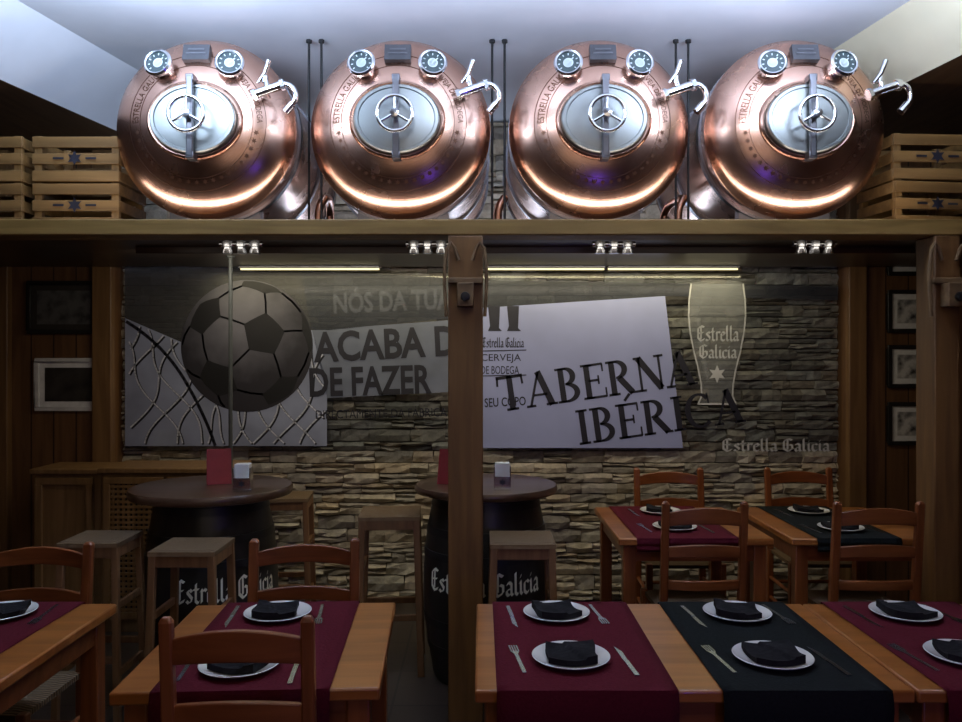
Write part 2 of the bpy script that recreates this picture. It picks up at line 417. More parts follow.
# ---------------------------------------------------------------- timber frame
PY0,PY1=3.43,3.58
obj('timber_beam',MB().b2(-3.28,3.28,PY0,PY1,2.090,2.159),'beam',bevel=.006,label='long brown timber beam carrying the copper tanks',category='beam')
def post(x0,x1,label):
    return obj('timber_post',MB().b2(x0,x1,PY0,PY1,0,2.089),'post',bevel=.006,label=label,category='post',group='timber posts under the beam')
post(-.1415,.0086,'square brown timber post rising to the beam with hooks')
post(1.945,2.055,'square brown timber post beside the panelled wall')
obj('tank_platform',MB().b2(-3.28,3.28,3.581,4.92,2.13,2.159),'platform',bevel=.003,label='dark wooden platform under the copper tanks',category='shelf')
def hooks(cx,label):
    r=empty('post_hook',(cx,PY0-.001,1.98),label=label,category='hook',group='hooks on the timber posts')
    mb=MB().b2(-.075,.075,-.03,0,-.10,-.075)
    mb.b2(-.035,.035,-.07,-.005,-.20,-.0999)
    obj('bracket',mb,'rope',r,bevel=.004)
    for s in(-1,1):
        obj('cord',MB().tube([(s*.03,-.012,.0),(s*.045,-.015,.05),(s*.062,-.018,.075),(s*.08,-.02,.05),(s*.088,-.02,-.02),(s*.09,-.02,-.1),(s*.082,-.02,-.24)],.008,8),'rope',r)
    obj('knob',MB().lathe([(0,-.11),(.018,-.105),(.02,-.09),(.012,-.07),(.012,-.05)],16,axis='Y',c=(0,.0,-.16)),'black',r)
hooks(-.066,'wooden hook bracket with hanging cord on timber post')
hooks(2.0,'wooden hook bracket with hanging cord on timber post')

# ---------------------------------------------------------------- copper tanks
R=.40; DD=.15
def dome(r): return DD*max(0,1-(min(r,R)/R)**2.5)**.62
def ring_text(mb,txt,r0,size,a_c,spread):
    vs,fs=textmesh(txt); vs=fit(vs,1,size)
    out=[]
    for v in vs:
        a=a_c-(v.x-.5)*spread; r=r0+v.y
        out.append((r*cos(a),-dome(r)-.0015,r*sin(a)))
    mb.add(out,fs)
TY=3.6; TZ=2.59
def build_tank():
    r=empty('copper_tank',(0,0,0),category='tank',group='row of copper beer tanks')
    prof=[(0,-DD)]+[(R*i/40,-dome(R*i/40)) for i in range(1,41)]
    obj('tank_head',MB().lathe([(0.0001,-DD)]+prof[1:]+[(R+.004,.004),(R+.004,.02),(R-.004,.026)],96,axis='Y'),'copper',r,fix=True)
    obj('tank_body',MB().lathe([(R-.006,.02),(R-.006,1.1),(R-.06,1.2),(.2,1.24),(.0001,1.25)],96,axis='Y'),'copper',r)
    for y in(.10,.55,1.0):
        obj('hoop',MB().lathe([(R-.007,y),(R+.006,y),(R+.006,y+.035),(R-.007,y+.035)],72,axis='Y'),'steeld',r)
    y=-DD
    obj('manway_door',MB().lathe([(.0001,-.0265),(.5,-.0258),(.88,-.0235),(.90,-.029),(.97,-.029),(1.0,-.023),(1.0,.03)],64,axis='Y',c=(0,y,0),sx=.185,sz=.148),'steel',r,label='oval brushed steel hatch door')
    vs=[];fs=[];NN=72
    for k in range(NN):
        a=2*pi*k/NN
        for q in range(8):
            b=2*pi*q/8
            px=(.197+.012*cos(b))*cos(a);pz=(.160+.012*cos(b))*sin(a)
            vs.append((px,-dome(math.hypot(px,pz))-.012-.013*sin(b)+.004,pz))
    for k in range(NN):
        for q in range(8): fs.append((k*8+q,((k+1)%NN)*8+q,((k+1)%NN)*8+(q+1)%8,k*8+(q+1)%8))
    obj('manway_rim',MB().add(vs,fs),'copper',r)
    mb=MB().box(0,y-.05,0,.028,.022,.345); mb.box(0,y-.03,.165,.034,.06,.03); mb.box(0,y-.03,-.165,.034,.06,.03)
    obj('clamp_bar',mb,'steeld',r,bevel=.004)
    wy=y-.095
    mb=MB().tube([(.074*cos(2*pi*k/36),wy,.074*sin(2*pi*k/36)) for k in range(36)],.0085,10,closed=True)
    for k in range(3):
        a=pi/2+k*2*pi/3; mb.tube([(0,wy,0),(.074*cos(a),wy,.074*sin(a))],.006,8)
    mb.lathe([(.0001,wy-.016),(.018,wy-.014),(.020,wy+.012),(.012,wy+.04)],20,axis='Y')
    obj('hand_wheel',mb,'chrome',r,label='chrome three-spoke hand wheel')
    def on(x,z,off=0):
        rr=math.hypot(x,z); e=.002; sl=(dome(rr+e)-dome(rr-e))/(2*e)
        nr=Vector((-sl*x/rr,-1,-sl*z/rr)).normalized()
        return Vector((x,-dome(rr),z))+nr*off, nr
    def place(mb,x,z,tilt=.65):
        p,nr=on(x,z); nr=(nr*tilt+Vector((0,-1,0))*(1-tilt)).normalized()
        q=Vector((0,-1,0)).rotation_difference(nr).to_matrix()
        mb.v=[tuple(q@Vector(v)+p) for v in mb.v]
    for x in(-.148,.148):
        g=MB().lathe([(.045,.02),(.045,-.03),(.06,-.032),(.063,-.05),(.056,-.058),(.050,-.056),(.050,-.045)],32,axis='Y')
        place(g,x,.235); go=obj('gauge',g,'chrome',r,label='round chrome pressure gauge')
        g=MB().lathe([(.0001,-.047),(.0495,-.047),(.0495,-.044)],32,axis='Y')
        for k in range(9):
            a=radians(-40+k*32.5); g.box(.040*cos(a),-.048,.040*sin(a),.009,.001,.004,1,rot=Matrix.Rotation(-a,3,'Y'))
        g.box(.008,-.0485,.008,.040,.001,.005,1,rot=Matrix.Rotation(-.8,3,'Y'))
        g.lathe([(.022,-.0475),(.020,-.049),(.017,-.0475)],24,1,axis='Y')
        place(g,x,.235); obj('dial',g,['face','facep'],go,label='dark gauge dial with pale markings')
    g=MB().box(0,-.012,0,.115,.03,.075); g.box(0,-.029,.012,.07,.003,.008,1); g.box(0,-.029,-.008,.085,.003,.006,1)
    place(g,.0,.295,.6); obj('nameplate',g,['plateblk','steeld'],r,label='dark rectangular metal nameplate')
    p,nr=on(.30,.12)
    b0=p-nr*.005; b1=p+Vector((.0,-.07,.0))
    g=MB().tube([b0,b1],.016,14)
    g.tube([b1+Vector((-.035,0,-.012)),b1+Vector((.085,0,.03))],[.019,.019],14)
    g.tube([b1+Vector((-.045,0,-.016)),b1+Vector((-.03,0,-.01))],.027,6)
    g.tube([b1+Vector((.075,0,.026)),b1+Vector((.092,0,.032))],.027,6)
    g.tube([b1+Vector((.02,0,.01)),b1+Vector((.008,0,.055))],.012,10)
    obj('valve_body',g,'chrome',r)
    c=b1+Vector((.008,0,.055))
    g=MB().tube([c+Vector((-.03,-.005,-.02)),c+Vector((.0,-.008,.02)),c+Vector((.02,-.01,.075))],[.007,.009,.011],10)
    g.lathe([(.0001,-.02),(.014,-.018),(.014,.01),(.0001,.012)],14,c=tuple(c))
    obj('valve_lever',g,'chrome',r)
    s=b1+Vector((.09,0,.032)); pts=[]
    for k in range(9):
        a=pi/2-k*pi/2/8*1.5; pts.append(s+Vector((.05*cos(a)+.0,.0,.05*sin(a)-.05)))
    pts.append(pts[-1]+Vector((-.03,.0,-.035)))
    g=MB().tube(pts,.012,12); g.tube([pts[-2],pts[-1]],.017,12)
    obj('spout',g,'chrome',r)
    mb=MB()
    ring_text(mb,'ESTRELLA GALICIA',.255,.03,radians(152),1.0)
    ring_text(mb,'CERVEJA DE BODEGA',.255,.03,radians(28),1.0)
    ring_text(mb,'1906',.255,.03,radians(90),.2)
    for a0 in range(190,351,8):
        a=radians(a0)
        mb.add([((.262+.012*q[1])*cos(a+q[0]*.05),-dome(.262+.012*q[1])-.0015,(.262+.012*q[1])*sin(a+q[0]*.05)) for q in star(0,0,1)],[tuple(range(12))])
    for rr in(.245,.297):
        vs=[];fs=[]
        for k in range(96):
            a=2*pi*k/96
            for q in(rr,rr+.0025): vs.append((q*cos(a),-dome(q)-.0012,q*sin(a)))
        for k in range(96): j=(k+1)%96; fs.append((2*k,2*k+1,2*j+1,2*j))
        mb.add(vs,fs)
    obj('engraving',mb,'engrave',r,fix=False,smooth=False,label='engraved ring of letters and stars')
    for y in(.12,.9):
        vs=[]
        n=12
        for k in range(n+1):
            a=radians(-90-32+64*k/n)
            for yy in(y,y+.06): vs+= [((R-.004)*cos(a),yy,(R-.004)*sin(a)),((R)*cos(a),yy,-.428)]
        fs=[]
        for k in range(n):
            o_=k*4; fs+=[(o_,o_+4,o_+5,o_+1),(o_+2,o_+3,o_+7,o_+6),(o_,o_+2,o_+6,o_+4),(o_+1,o_+5,o_+7,o_+3)]
        fs+=[(0,1,3,2),(n*4,n*4+2,n*4+3,n*4+1)]
        obj('saddle',MB().add(vs,fs),'steeld',r)
    return r
T0=build_tank()
xs=[-1.2375,-.362,.53,1.410]
labs=['polished copper beer tank with steel hatch beside wooden crates','polished copper beer tank with oval steel hatch on timber beam',
      'polished copper beer tank with oval steel hatch on timber beam','polished copper beer tank with steel hatch near stacked wooden crates']
T0.location=(xs[0],TY,TZ); T0['label']=labs[0]
for x,l in zip(xs[1:],labs[1:]): dup(T0,(x,TY,TZ),label=l)
for gx in(-.80,.084,.97):
    for s in(-1,1):
        mb=MB().tube([(0,0,0),(0,0,.939)],.006,10); mb.lathe([(.014,.925),(.014,.939)],6)
        obj('threaded_rod',mb,'black',loc=(gx+s*.030,3.86,2.16),label='black threaded steel rod between tanks and ceiling',category='rod',group='black rods between the tanks')
for gx in(-.80,.084,.97):
    mb=MB().tube([(0,0,0),(0,0,.12),(.01,0,.16),(.03,0,.19),(.03,.1,.21),(.01,.25,.2),(0,.3,.16),(0,.3,0)],.02,12)
    obj('copper_pipe',mb,'coprod',loc=(gx,3.94,2.16),label='bent copper pipe between two tanks',category='pipe',group='copper pipes between the tanks')
def coup():
    r=empty('pipe_coupling',(0,0,0),category='pipe fitting',label='chrome pipe coupling under the tank platform',group='chrome couplings under the platform')
    mb=MB()
    for i in range(3):
        x=-.065+i*.065
        mb.lathe([(.016,0),(.016,-.02),(.028,-.022),(.028,-.045),(.022,-.048),(.022,-.06),(.026,-.062),(.026,-.078),(.0001,-.080)],6 if i==1 else 18,c=(x,0,0))
    mb.tube([(-.10,0,-.034),(.10,0,-.034)],.014,12)
    obj('coupling_body',mb,'chrome',r)
    return r
c0=coup(); c0.location=(-1.12,3.74,2.13)
for x in(-.25,.62,1.56): dup(c0,(x,3.74,2.13))

# ---------------------------------------------------------------- crates
def build_crate():
    r=empty('wooden_crate',(0,0,0),category='crate',group='wooden crates beside the tanks')
    w,d,h=.40,.30,.215
    for sx in(-1,1):
        for sy in(-1,1):
            obj('corner_post',MB().box(sx*(w/2-.022),sy*(d/2-.022),h/2,.035,.025,h),'cratep',r,bevel=.002)
    for zz in(.028,.107,.184):
        for sy in(-1,1): obj('slat',MB().box(0,sy*(d/2-.004),zz,w,.01,.05),'crate',r,bevel=.002)
    for zz in(.028,.107,.184):
        for sx in(-1,1): obj('side_slat',MB().box(sx*(w/2-.004),0,zz,.01,d-.02,.05),'crate',r,bevel=.002)
    obj('base',MB().box(0,0,.006,w-.02,d-.02,.01),'crate',r)
    e=-d/2-.0102
    m=MB().poly([(x,e,z) for x,z in star(0,.107,.036)]); m.poly([(x,e,z) for x,z in [(-.1,.102),(-.05,.102),(-.05,.112),(-.1,.112)]]); m.poly([(x,e,z) for x,z in [(.1,.102),(.05,.102),(.05,.112),(.1,.112)]])
    obj('emblem',m,'ink',r,fix=False,label='black star emblem stamped on slat')
    return r
cr=build_crate(); L='pale wooden slatted crate with black star, stacked beside tank'
cr.location=(-1.87,3.84,2.16); cr['label']=L
for (x,y,z,rz) in[(-1.87,3.84,2.376,0),(-2.32,3.84,2.16,0),(-2.32,3.84,2.376,0),(2.06,3.80,2.16,.12),(2.07,3.80,2.376,.05),(2.50,3.82,2.16,.06),(2.50,3.82,2.376,.02)]:
    dup(cr,(x,y,z),rz,label=L)

# ---------------------------------------------------------------- poster on the stone wall
def pw(px,py,lay=0):
    x,z=W(px,py,PD); return (x,PD-.0004*lay,z)
pr=empty('wall_poster',(0,PD,pw(0,450)[2]),label='wide printed wall poster with football, net and tavern lettering',category='poster')
def pobj(name,mb,mats,**k):
    o=obj(name,mb,mats,pr,fix=False,smooth=False,**k); o.location=-Vector(pr.location); return o
mb=MB()
mb.poly([pw(125,263),pw(838,263),pw(838,450),pw(125,450)])
pobj('acrylic_sheet',mb,'acrylic')
mb=MB()
def pp(pts,lay,mi): mb.poly([pw(a,b,lay) for a,b in pts],mi)
pp([(125,318),(188,345),(312,330),(327,384),(327,446),(125,446)],1,0)
pp([(125,264),(215,264),(300,270),(312,330),(188,345),(125,318)],1,4)
pp([(300,270),(450,278),(480,280),(480,322),(452,318),(330,330),(312,330)],1,2)
pp([(312,330),(480,318),(480,372),(450,392),(327,398)],1,1)
pp([(480,308),(665,296),(683,448),(480,448)],1,3)
pp([(480,280),(838,286),(838,300),(665,296),(480,308)],1,2)
pobj('printed_panel',mb,['netbg','greyp','darkp','lilac','netdk'])
def stroke(mb,pts,w,lay,mi=0):
    for i,(a,b) in enumerate(zip(pts,pts[1:])):
        A=Vector(a);B=Vector(b);t=(B-A)
        if t.length<1e-6: continue
        t.normalize();p=Vector((-t.y,t.x))*w/2;A=A-t*w*.3;B=B+t*w*.3
        mb.poly([pw(*(A-p),lay),pw(*(A+p),lay),pw(*(B+p),lay),pw(*(B-p),lay)],mi)
mb=MB()
def bez(p0,p1,p2,n=14): return [((1-t)**2*p0[0]+2*t*(1-t)*p1[0]+t*t*p2[0],(1-t)**2*p0[1]+2*t*(1-t)*p1[1]+t*t*p2[1]) for t in[i/n for i in range(n+1)]]
# knotted rope net: slanting strands that sag and cross
def yt(x): return 318+(x-125)*.43 if x<188 else 345
for i in range(11):
    for sgn in(-1,1):
        seg=[]
        for k in range(41):
            t=k/40; y=320+t*126
            x=(110+i*26)+sgn*(t*70)+7*sin(t*9+i)+ (0 if sgn>0 else 30)
            if 128<x<325 and y>yt(x)+1 and y<445: seg.append((x,y))
            else:
                if len(seg)>2: stroke(mb,[(min(a+1.2,326.5),min(b+1.2,445.8)) for a,b in seg],1.9,2,1); stroke(mb,seg,1.5,3,0)
                seg=[]
        if len(seg)>2: stroke(mb,[(min(a+1.2,326.5),min(b+1.2,445.8)) for a,b in seg],1.9,2,1); stroke(mb,seg,1.5,3,0)
for c in [((127,322),(165,345),(187,384)),((187,384),(205,415),(215,445))]: stroke(mb,bez(*c),3.2,3,1)
pobj('net_print',mb,['cord','ink'])
mb=MB(); bc=(247,346); br=66
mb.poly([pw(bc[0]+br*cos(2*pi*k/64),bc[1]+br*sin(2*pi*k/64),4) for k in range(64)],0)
ph=(1+sqrt(5))/2
ico=[Vector(v).normalized() for v in[(0,1,ph),(0,-1,ph),(0,1,-ph),(0,-1,-ph),(1,ph,0),(-1,ph,0),(1,-ph,0),(-1,-ph,0),(ph,0,1),(-ph,0,1),(ph,0,-1),(-ph,0,-1)]]
Rm=Matrix.Rotation(.35,3,'X')@Matrix.Rotation(.5,3,'Y')@Matrix.Rotation(.3,3,'Z')
ico=[Rm@v for v in ico]
def proj(v): return (bc[0]+br*.985*v.x, bc[1]-br*.985*v.y)
for a in ico:
    nb=sorted(ico,key=lambda b:(a-b).length)[1:6]
    u=(nb[0]-a*nb[0].dot(a)).normalized(); w=a.cross(u)
    nb.sort(key=lambda b:atan2(b.dot(w),b.dot(u)))
    pv=[(a*2+b).normalized() for b in nb]
    if a.z>.12:
        ring=[]
        for i in range(5):
            for t in(0,.33,.66): ring.append(pv[i].lerp(pv[(i+1)%5],t).normalized())
        mb.poly([pw(*proj(Vector((p.x,p.y,0)) if p.z>0 else Vector((p.x,p.y,0)).normalized()),6) for p in ring],1)
    for b in nb:
        p=(a*2+b).normalized();q=(a+2*b).normalized()
        if p.z>.05 and q.z>.05: stroke(mb,[proj(p),proj((p+q).normalized()),proj(q)],1.8,6,1)
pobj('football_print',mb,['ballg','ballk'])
def putmesh(vs,fs,px,py,wpx,hpx,rot=0,lay=5,shear=0,mat_='ink',name='lettering',label=None):
    vs=fit(vs,wpx,hpx); c,s=cos(rot),sin(rot); out=[]
    for i,v in enumerate(vs):
        x=v.x+v.y*shear; y=v.y
        X,Z,=x*c-y*s, x*s+y*c
        q=pw(px+X,py-Z,lay); out.append(q)
    m=MB(); m.add(out,fs); return pobj(name,m,mat_,label=label)
def sans(txt,px,py,w,h,rot=0,**k):
    vs,fs=textmesh(txt); return putmesh(vs,fs,px,py,w,h,rot,**k)
def bold(txt,px,py,w,h,rot,off=.028,**k):
    vs,fs=textmesh(txt,off); return putmesh(vs,fs,px,py,w,h,rot,**k)
bold('ACABA DE',314,363,162,31,.05,lay=7,label='dark bold printed words')
bold('DE FAZER',310,397,122,29,.03,lay=7,label='dark bold printed words')
sans('DIRECTAMENTE DA FÁBRICA',316,419,131,11,.02,lay=7,mat_='ink')
bold('PARA O SEU COPO',452,409,74,9,.05,lay=7,off=.01)
bold('NÓS DA TUA',334,314,118,26,.04,lay=3,mat_='faint',label='faint grey printed words')
vs,fs,w=blackletter('Estrella Galicia'); putmesh(vs,fs,482,348,42,11,0,lay=6)
sans('CERVEJA',481,363,40,9,0,lay=6); sans('DE BODEGA',481,374,38,8,0,lay=6)
mb=MB(); stroke(mb,[(481,351),(526,350)],1,6); stroke(mb,[(481,376),(526,375)],1,6)
for x in(488,507):
    pts=[(x,306),(x+12,306),(x+11,328),(x+14,331),(x,331),(x+2,326)]
    mb.poly([pw(a,b,6) for a,b in pts])
pobj('label_print',mb,'ink')
vs,fs,w=roman('TABERNA'); putmesh(vs,fs,500,413,200,37,radians(8),lay=6,label='large serif tavern name lettering')
vs,fs,w=roman('IBÉRICA'); putmesh(vs,fs,580,446,168,46,radians(8),lay=7,label='large serif tavern name lettering')
vs,fs,w=blackletter('Estrella Galicia'); putmesh(vs,fs,722,452,108,14,0,lay=6,mat_='ghost')
vs,fs,w=blackletter('Estrella'); putmesh(vs,fs,697,342,42,17,0,lay=6,mat_='ghost')
vs,fs,w=blackletter('Galicia'); putmesh(vs,fs,699,359,38,15,0,lay=6,mat_='ghost')
mb=MB()
pr_=[(26,284),(28,300),(28.5,315),(27,332),(23.5,350),(19,368),(16,384),(15.5,396),(19,404)]
mb.poly([pw(717-a,b,4) for a,b in pr_]+[pw(717+a,b,4) for a,b in pr_[::-1]],0)
mb.poly([pw(717-a,b,5) for a,b in pr_[:3]]+[pw(717+a,b,5) for a,b in pr_[:3][::-1]],0)
mb.poly([pw(a,b,5) for a,b in[(696,318),(700,318),(704,350),(709,380),(706,380),(699,350)]],0)
mb.poly([pw(a,b,6) for a,b in star(717,374,9)],1)
stroke(mb,[(717-a,b) for a,b in pr_]+[(717+a,b) for a,b in pr_[::-1]],1.5,6,1)
mb.poly([pw(717+26*cos(k*pi/12),284+4*sin(k*pi/12),6) for k in range(24)],0)
pobj('beer_glass_print',mb,['foam','ghost'])

# ---------------------------------------------------------------- framed pictures
def frame(px0,px1,py0,py1,D,fm,mm,im,label,group):
    x0,z1=W(px0,py0,D);x1,z0=W(px1,py1,D)
    r=empty('picture_frame',((x0+x1)/2,D,z0),label=label,category='picture',group=group)
    w=x1-x0;h=z1-z0;t=.025
    mb=MB();mb.b2(-w/2,w/2,-.02,0,0,t);mb.b2(-w/2,w/2,-.02,0,h-t,h);mb.b2(-w/2,-w/2+t,-.02,0,t,h-t);mb.b2(w/2-t,w/2,-.02,0,t,h-t)
    obj('frame_moulding',mb,fm,r,bevel=.003)
    obj('mat_board',MB().b2(-w/2+t,w/2-t,-.008,-.001,t,h-t),mm,r)
    k=.035
    obj('photo_print',MB().b2(-w/2+t+k,w/2-t-k,-.0095,-.0085,t+k,h-t-k),im,r)
def photo(name,s,hi=.5):
    m,n,l,b=nt(name); tc=n.new('ShaderNodeTexCoord');ns=n.new('ShaderNodeTexNoise');ns.inputs['Scale'].default_value=s;ns.inputs['Detail'].default_value=5
    l.new(tc.outputs['Object'],ns.inputs['Vector']);r=n.new('ShaderNodeValToRGB');r.color_ramp.elements[0].position=.36;r.color_ramp.elements[1].position=.58
    r.color_ramp.elements[0].color=(.03,.03,.03,1);r.color_ramp.elements[1].color=(hi,hi*.98,hi*.93,1)
    l.new(ns.outputs['Fac'],r.inputs['Fac']);l.new(r.outputs['Color'],b.inputs['Base Color']);b.inputs['Roughness'].default_value=.3;return m
M['photo']=photo('monochrome_photo',14,.6); M['photo2']=photo('faded_dark_photo',14,.10); M['photod']=mat('dark_photo',(.03,.028,.025),.3,0,.6,10)
M['framew']=mat('silver_frame',(.62,.62,.6),.45); M['frameb']=mat('black_frame',(.012,.011,.01),.35); M['matd']=mat('dark_mat',(.03,.025,.02),.6); M['matw']=mat('pale_mat',(.75,.75,.73),.6)
frame(28,101,281,334,4.978,'frameb','matd','photo2','black framed old photograph on wood panelling','pictures on the wood panelling')
frame(36,105,358,411,4.978,'framew','matw','photod','silver framed picture with pale mat on wood panelling','pictures on the wood panelling')
for y in(290,345,402): frame(887,940,y,y+43,4.978,'frameb','matw','photo','small black framed monochrome photograph on wood panelling','small photographs on the panelling')
frame(887,940,256,276,4.978,'frameb','matw','photo','small black framed monochrome photograph on wood panelling','small photographs on the panelling')

# ---------------------------------------------------------------- light strips over the poster
M['led']=mat('warm_tube_glow',(.9,.85,.6),.5,emit=(1,.84,.42),es=1.7)
for x0,x1 in((-1.48,-.62),(.02,.76),(.775,1.58)):
    r=empty('tube_light',((x0+x1)/2,4.90,2.13),label='warm white tube light above the wall poster',category='light',group='tube lights above the poster')
    h=(x1-x0)/2
    obj('housing',MB().b2(-h,h,-.03,.02,-.012,0),'steeld',r,bevel=.002)
    obj('tube',MB().tube([(-h+.005,0.01,-.016),(h-.005,0.01,-.016)],.0055,10),'led',r)
obj('glass_rack_rail',MB().b2(-1.75,2.2,4.05,4.09,2.095,2.13),'dark',bevel=.003,label='dark wooden rail under the tank platform',category='rail')
x=(235-481)*4.5/F
obj('support_pole',MB().lathe([(.035,0),(.035,.01),(.011,.012),(.011,2.118),(.025,2.12),(.025,2.1299)],20),'pole',loc=(x,4.42,0),label='slim grey metal pole up to the platform',category='pole')

# ---------------------------------------------------------------- cabinets
def cabinet(x0,x1,y0,z1,lat,label):
    r=empty('low_cabinet',((x0+x1)/2,y0,0),label=label,category='cabinet',group='low wooden cabinets')
    w=x1-x0
    obj('body',MB().b2(-w/2,w/2,.012,4.92-y0,.0,z1-.03),'cab',r,bevel=.003)
    obj('top',MB().b2(-w/2-.01,w/2+.01,-.02,4.92-y0,z1-.03,z1),'cab',r,bevel=.006)
    nd=2 if w>.5 else 1
    for i in range(nd):
        a=-w/2+.02+i*(w-.02)/nd; b=a+(w-.06)/nd
        mb=MB();t=.04
        mb.b2(a,b,-.012,.012,.08,.08+t);mb.b2(a,b,-.012,.012,z1-.05-t,z1-.05);mb.b2(a,a+t,-.012,.012,.08+t,z1-.05-t);mb.b2(b-t,b,-.012,.012,.08+t,z1-.05-t)
        d=obj('door',mb,'cab',r,bevel=.003)
        if lat:
            mb=MB();n=9
            for q in range(n):
                xx=a+t+(b-a-2*t)*(q+.5)/n; mb.b2(xx-.007,xx+.007,-.006,.004,.08+t,z1-.05-t)
            nz=int((z1-.2)/((b-a-2*t)/n))
            for q in range(nz):
                zz=.08+t+(z1-.13-2*t)*(q+.5)/nz; mb.b2(a+t,b-t,-.009,.001,zz-.007,zz+.007)
            obj('lattice',mb,'cab',d)
            obj('backing',MB().b2(a+t,b-t,.005,.011,.08+t,z1-.05-t),'black',d)
        else: obj('panel',MB().b2(a+t,b-t,.0,.008,.08+t,z1-.05-t),'cab',d)
        obj('knob',MB().lathe([(.0001,-.04),(.014,-.035),(.014,-.028),(.006,-.02),(.006,-.012)],14,axis='Y',c=(b-.02,0,z1*.55)),'steeld',d)
cabinet(-2.58,-2.19,4.60,.93,False,'low plain wooden cabinet against the panelled wall')
cabinet(-2.17,-1.42,4.56,.94,True,'low wooden cabinet with lattice doors')

# ---------------------------------------------------------------- barrel tables
def rb(z):
    return .255+.058*(1-((z-.45)/.45)**2)
def barrel(x,y,ht,rt,a_text,arc,label):
    r=empty('barrel_table',(x,y,0),label=label,category='table',group='barrel tables')
    prof=[(rb(0)-.02,0.0),(rb(0),0.0)]+[(rb(.9*i/18),.9*i/18) for i in range(1,19)]+[(rb(.9)-.02,.9)]
    obj('barrel_body',MB().lathe(prof,64),'barrel',r)
    for z in(.03,.17,.30,.62,.73,.86):
        z0,z1=z-.018,z+.018
        obj('hoop',MB().lathe([(rb(z0)-.002,z0),(rb(z0)+.004,z0),(rb(z1)+.004,z1),(rb(z1)-.002,z1)],64),'black',r)
    obj('tabletop',MB().lathe([(.0001,.901),(rt-.02,.901),(rt-.004,.905),(rt,.915),(rt,ht-.012),(rt-.006,ht-.002),(rt-.015,ht),(.0001,ht)],72),'dark',r,label='round dark varnished wooden top')
    vs,fs,w=blackletter('Estrella Galicia'); vs=fit(vs,1,.115); out=[]
    for v in vs:
        a=a_text+(v.x-.5)*arc; z=.455+v.y; rr=rb(z)+.0022; out.append((rr*cos(a),rr*sin(a),z))
    obj('lettering',MB().add(out,fs),'letterw',r,fix=False,smooth=False,label='white blackletter brand lettering')
    return r
barrel(-1.31,3.90,.945,.383,radians(-56),1.60,'black barrel table with round top and white lettering')
barrel(.025,4.0,.94,.355,radians(-92),1.9,'black barrel table with white lettering behind timber post')

# ---------------------------------------------------------------- stools
def build_stool():
    r=empty('bar_stool',category='stool',group='bar stools around the barrels')
    s=.165; H=.77
    for sx in(-1,1):
        for sy in(-1,1):
            obj('leg',MB().beam((sx*(s+.005),sy*(s+.005),0),(sx*(s-.02),sy*(s-.02),H-.02),.036,.036),'stool',r,bevel=.004)
    for z in(.22,.50):
        q=s+.003-.023*z/.77
        for sx in(-1,1): obj('stretcher',MB().box(sx*q,0,z,.02,2*q-.03,.03),'stool',r,bevel=.003)
        if z<.4:
            for sy in(-1,1): obj('stretcher',MB().box(0,sy*q,z+.06,2*q-.03,.02,.03),'stool',r,bevel=.003)
    for sx in(-1,1): obj('apron',MB().box(sx*(s-.02),0,H-.045,.03,2*s-.07,.05),'stool',r,bevel=.003)
    for sy in(-1,1): obj('apron',MB().box(0,sy*(s-.02),H-.045,2*s-.07,.03,.05),'stool',r,bevel=.003)
    n=12;vs=[];fs=[]
    for lay in(0,1):
        for i in range(n+1):
            for j in range(n+1):
                x=-1+2*i/n;y=-1+2*j/n;dz=-.014*(1-x*x)*(1-y*y); e=.006*(max(abs(x),abs(y))>.98)
                vs.append((x*s,y*s,(H+dz-e) if lay==0 else H-.03+e))
    N=(n+1)**2
    for i in range(n):
        for j in range(n):
            a=i*(n+1)+j;fs.append((a,a+1,a+n+2,a+n+1));fs.append((N+a,N+a+n+1,N+a+n+2,N+a+1))
    for i in range(n):
        for a,b in((i*(n+1),(i+1)*(n+1)),(i*(n+1)+n,(i+1)*(n+1)+n),(i,i+1),(n*(n+1)+i,n*(n+1)+i+1)): fs.append((a,b,b+N,a+N))
    obj('seat',MB().add(vs,fs),'rush',r,label='woven rush seat')
    return r
s0=build_stool(); SL='wooden bar stool with square woven seat beside barrel table'
s0.location=(-1.665,3.51,0); s0['label']=SL; s0.scale=(.78,.80,1.02)
for x,y,rz,sc,sz in[(-1.21,3.36,0,.82,1.02),(-1.12,4.60,.1,.85,1.02),(-.46,4.08,.06,.92,1.025),(.175,3.46,0,.83,1.03)]: dup(s0,(x,y,0),rz,(sc,sc,sz),SL)

